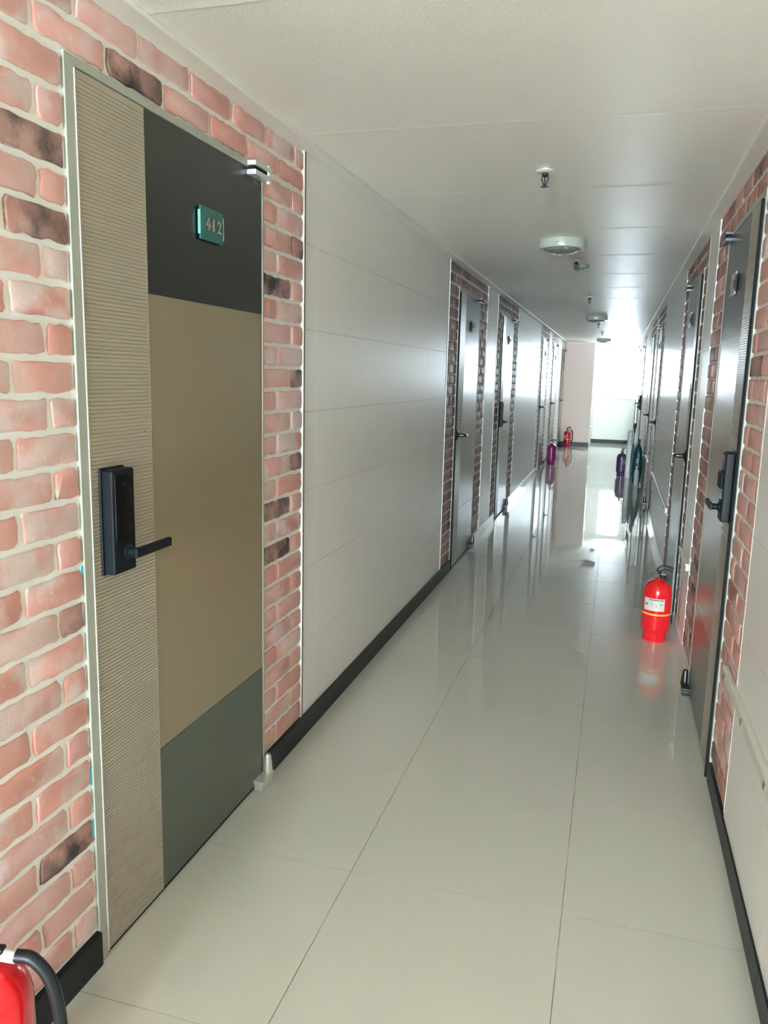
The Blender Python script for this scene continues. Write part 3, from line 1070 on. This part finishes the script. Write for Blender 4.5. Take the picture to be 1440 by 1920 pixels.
# ------------------------------------------------------------------ fire extinguishers
def curved_patch(bm, r, a0, a1, z0, z1, n=18, mi=0, t=0.0006):
    A, B, C, D = [], [], [], []
    for i in range(n + 1):
        a = a0 + (a1 - a0) * i / n
        c, s = math.cos(a), math.sin(a)
        A.append(bm.verts.new((r * c, r * s, z0))); B.append(bm.verts.new((r * c, r * s, z1)))
        C.append(bm.verts.new(((r + t) * c, (r + t) * s, z0))); D.append(bm.verts.new(((r + t) * c, (r + t) * s, z1)))
    for i in range(n):
        for q in ([C[i], C[i + 1], D[i + 1], D[i]], [A[i], B[i], B[i + 1], A[i + 1]],
                  [A[i], A[i + 1], C[i + 1], C[i]], [B[i], D[i], D[i + 1], B[i + 1]]):
            f = bm.faces.new(q); f.material_index = mi
    for i in (0, n):
        f = bm.faces.new([A[i], B[i], D[i], C[i]]); f.material_index = mi


def extinguisher(x, y, label, body, label_ang=None, band=False, hose=None, r=0.075, h=1.0, turn=0.0, lab_mat='paper', ink=True, hd=1):
    t = empty('fire_extinguisher', (x, y, 0), label, 'fire extinguisher', 'fire extinguishers standing along the walls')
    t.rotation_euler = (0, 0, turn)
    k = r / 0.075
    prof = [(0, 0.002), (0.060, 0.0), (0.063, 0.004), (0.063, 0.046), (0.066, 0.052), (0.0735, 0.062), (0.075, 0.070), (0.075, 0.262),
            (0.0738, 0.280), (0.070, 0.297), (0.062, 0.313), (0.049, 0.326), (0.034, 0.334), (0.022, 0.338), (0.018, 0.346), (0, 0.346)]
    bm = bmesh.new()
    lathe(bm, [(a * k, b * h) for a, b in prof], seg=48)
    build('cylinder_body', bm, M[body], t)
    if label_ang is not None:
        a0, a1 = label_ang
        bm = bmesh.new()
        curved_patch(bm, 0.0752 * k, a0, a1, 0.178 * h, 0.246 * h, mi=0)
        lb = build('paper_label', bm, M[lab_mat], t)
        if ink:
            bm = bmesh.new()
            w = a1 - a0
            curved_patch(bm, 0.0759 * k, a0 + w * 0.28, a1 - w * 0.06, 0.236 * h, 0.240 * h, mi=0)
            for u, z, s in ((0.10, 0.212, 0.006), (0.20, 0.212, 0.006), (0.42, 0.216, 0.0035), (0.62, 0.205, 0.0035), (0.8, 0.214, 0.0035), (0.88, 0.215, 0.0035)):
                curved_patch(bm, 0.0759 * k, a0 + w * u - s * 6, a0 + w * u + s * 6, (z - s) * h, (z + s) * h, 3, 0)
            build('label_print', bm, M['ink'], lb)
    if band:
        bm = bmesh.new()
        lathe(bm, [(0.0752 * k, 0.152 * h), (0.0762 * k, 0.153 * h), (0.0762 * k, 0.160 * h), (0.0752 * k, 0.161 * h)], seg=48)
        build('colour_band', bm, M['band'], t)
    # valve
    z = 0.344 * h
    bm = bmesh.new()
    lathe(bm, [(0, z), (0.017, z), (0.017, z + 0.014), (0.012, z + 0.017), (0.012, z + 0.034), (0, z + 0.036)], seg=20)
    box(bm, -0.010, 0.036, -0.009, 0.009, z + 0.016, z + 0.030, 0, 0.003)
    valve = build('valve', bm, M['dark_metal'], t)
    bm = bmesh.new()
    lathe(bm, [(0, 0), (0.013, 0), (0.013, 0.008), (0, 0.009)], (-0.010, -0.010, z + 0.022), (-0.4, -0.9, 0), 20)
    build('pressure_gauge', bm, M['chrome'], valve)
    bm = bmesh.new()
    tube(bm, [(-0.030, 0, z + 0.020), (-0.042, 0, z + 0.028), (-0.040, 0, z + 0.012), (-0.052, 0, z + 0.022)], 0.003, 8)
    build('safety_pin', bm, M['chrome'], valve)
    # carry handle and squeeze lever, bent sheet metal
    bm = bmesh.new()
    tube(bm, smooth_path([(hd * a_, 0, z + b_) for a_, b_ in ((-0.004, 0.030), (0.012, 0.046), (0.040, 0.050), (0.068, 0.040))], 5), 0.0055, 8)
    build('carry_handle', bm, M['rubber'], t)
    bm = bmesh.new()
    tube(bm, smooth_path([(hd * a_, 0, z + b_) for a_, b_ in ((-0.012, 0.036), (-0.006, 0.058), (0.018, 0.072), (0.050, 0.066), (0.070, 0.058))], 5), 0.0062, 8)
    build('squeeze_lever', bm, M['rubber'], t)
    if hose:
        bm = bmesh.new()
        lathe(bm, [(0.009, 0.0), (0.011, 0.004), (0.011, 0.045), (0.009, 0.05)], (0.010, 0, z + 0.018), (1, 0, -0.15), 14)
        build('hose_coupling', bm, M['whiteplastic'], t)
        bm = bmesh.new()
        pts = smooth_path(hose, 8)
        tube(bm, pts, 0.0115, 12)
        hs = build('hose', bm, M['rubber'], t)
        bm = bmesh.new()
        e = Vector(hose[-1])
        lathe(bm, [(0.010, 0), (0.014, -0.01), (0.016, -0.06), (0.013, -0.07)], e, (0, 0, 1), 14)
        build('nozzle', bm, M['rubber'], hs)
    return t


d2 = math.radians
extinguisher(-0.985, 0.985, 'red fire extinguisher with black hose at the lower left corner', 'red', None, False,
             hose=[(0.055, 0, 0.392), (0.085, 0, 0.386), (0.114, 0, 0.345), (0.127, 0, 0.27), (0.126, 0, 0.18), (0.120, 0, 0.12)], turn=d2(15), h=1.10, r=0.075, hd=-1)
extinguisher(0.293, 4.440, 'red fire extinguisher with white label by the first right doors', 'red', (d2(-150), d2(-62)), True,
             turn=0.0)
extinguisher(-0.968, 13.35, 'fire extinguisher against the left wall, its glare painted in as plum', 'plum', None, False, turn=d2(20))
extinguisher(0.145, 12.25, 'fire extinguisher with glare painted in as dark violet and dull label, in the corridor on the right', 'violet', (d2(-140), d2(-40)), False,
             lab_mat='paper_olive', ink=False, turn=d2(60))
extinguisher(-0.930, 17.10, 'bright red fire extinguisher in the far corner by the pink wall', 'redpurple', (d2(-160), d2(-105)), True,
             hose=[(0.055, 0, 0.350), (0.078, 0, 0.345), (0.098, 0, 0.30), (0.104, 0, 0.22), (0.098, 0, 0.15), (0.090, 0, 0.12)], r=0.072)

# purple pouch behind the far extinguisher
bm = bmesh.new()
lathe(bm, [(0, 0), (0.05, 0), (0.062, 0.02), (0.055, 0.06), (0.03, 0.085), (0.012, 0.10), (0, 0.10)], seg=20,
      wob=lambda a, h: 1 + 0.15 * math.sin(3 * a + h * 40))
o = build('cloth_pouch', bm, M['pouch'], loc=(-1.015, 16.95, 0))
tag(o, 'small purple cloth bundle at the foot of the far red extinguisher', 'pouch')

# ------------------------------------------------------------------ things by the right wall
t = empty('wrapped_roll', (0.236, 12.10, 0), 'tall milky plastic-wrapped roll with ribbed round top', 'wrapped roll')
bm = bmesh.new()
lathe(bm, [(0, 0), (0.036, 0), (0.040, 0.02), (0.041, 0.15), (0.038, 0.30), (0.041, 0.44), (0.038, 0.47), (0, 0.47)], seg=24,
      wob=lambda a, h: 1 + 0.05 * math.sin(4 * a + 30 * h))
build('wrapped_tube', bm, M['milky'], t)
bm = bmesh.new()
pr = [(0, 0.47), (0.034, 0.47), (0.034, 0.52)]
for i in range(5):
    z = 0.53 + i * 0.022
    pr += [(0.037, z), (0.037, z + 0.012), (0.033, z + 0.017)]
pr += [(0.036, 0.65), (0.033, 0.672), (0.022, 0.688), (0, 0.694)]
lathe(bm, pr, seg=24)
build('ribbed_top', bm, M['clear'], t)
bm = bmesh.new()
lathe(bm, [(0.0372, 0.475), (0.0378, 0.480), (0.0378, 0.520), (0.0372, 0.525)], seg=24)
build('paper_band', bm, M['paper'], t)

t = empty('wrapped_roll', (0.305, 12.32, 0), 'second pale wrapped roll, behind the ribbed one', 'wrapped roll')
bm = bmesh.new()
lathe(bm, [(0, 0), (0.034, 0), (0.038, 0.02), (0.036, 0.35), (0.038, 0.62), (0.030, 0.70), (0.012, 0.725), (0, 0.73)], seg=20,
      wob=lambda a, h: 1 + 0.06 * math.sin(3 * a + 22 * h))
build('wrapped_tube', bm, M['milky'], t)

t = empty('refuse_bag', (0.345, 11.45, 0), 'dark teal plastic bag bunched at the top against the right wall', 'plastic bag')
bm = bmesh.new()
lathe(bm, [(0, 0), (0.045, 0), (0.058, 0.03), (0.062, 0.15), (0.060, 0.30), (0.056, 0.40), (0.045, 0.47), (0.026, 0.52), (0.016, 0.545), (0.018, 0.57), (0, 0.58)],
      seg=36, wob=lambda a, h: 1 + 0.05 * math.sin(5 * a + 9 * h) + 0.04 * math.sin(9 * a - 30 * h))
build('bag_body', bm, M['bag'], t)
bm = bmesh.new()
for an in (0.3, 1.9, 3.4, 4.9):
    c, s = math.cos(an), math.sin(an)
    tube(bm, [(0, 0, 0.555), (0.012 * c, 0.012 * s, 0.585), (0.022 * c, 0.022 * s, 0.615 + 0.01 * s)], [0.010, 0.009, 0.003], 8)
build('bunched_top', bm, M['bag'], t)

t = empty('umbrella', (0.268, 11.52, 0), 'slim closed black umbrella leaning beside the teal bag', 'umbrella')
bm = bmesh.new()
tube(bm, [(0.0, 0, 0.005), (0.004, 0, 0.05), (0.009, 0, 0.70)], 0.005, 8)
build('shaft', bm, M['rubber'], t)
bm = bmesh.new()
tube(bm, [(0.001, 0, 0.05), (0.003, 0, 0.12), (0.005, 0, 0.35), (0.007, 0, 0.50), (0.008, 0, 0.54)], [0.006, 0.016, 0.021, 0.014, 0.006], 10)
build('folded_canopy', bm, M['bag'], t)
bm = bmesh.new()
tube(bm, [(0.009, 0, 0.68), (0.010, 0, 0.72), (0.012, 0, 0.80), (0.013, 0, 0.825)], [0.007, 0.012, 0.018, 0.012], 12)
build('handle', bm, M['rubber'], t)

t = empty('plastic_bottle', (0.335, 11.18, 0), 'clear plastic bottle standing in front of the teal bag', 'bottle')
bm = bmesh.new()
lathe(bm, [(0, 0.002), (0.026, 0), (0.033, 0.008), (0.033, 0.06), (0.031, 0.07), (0.033, 0.08), (0.033, 0.18), (0.028, 0.21), (0.013, 0.235), (0.012, 0.25), (0, 0.25)], seg=24)
build('bottle_body', bm, M['clear'], t)
bm = bmesh.new()
lathe(bm, [(0, 0.25), (0.0145, 0.25), (0.0145, 0.266), (0, 0.268)], seg=16)
build('cap', bm, M['whiteplastic'], t)
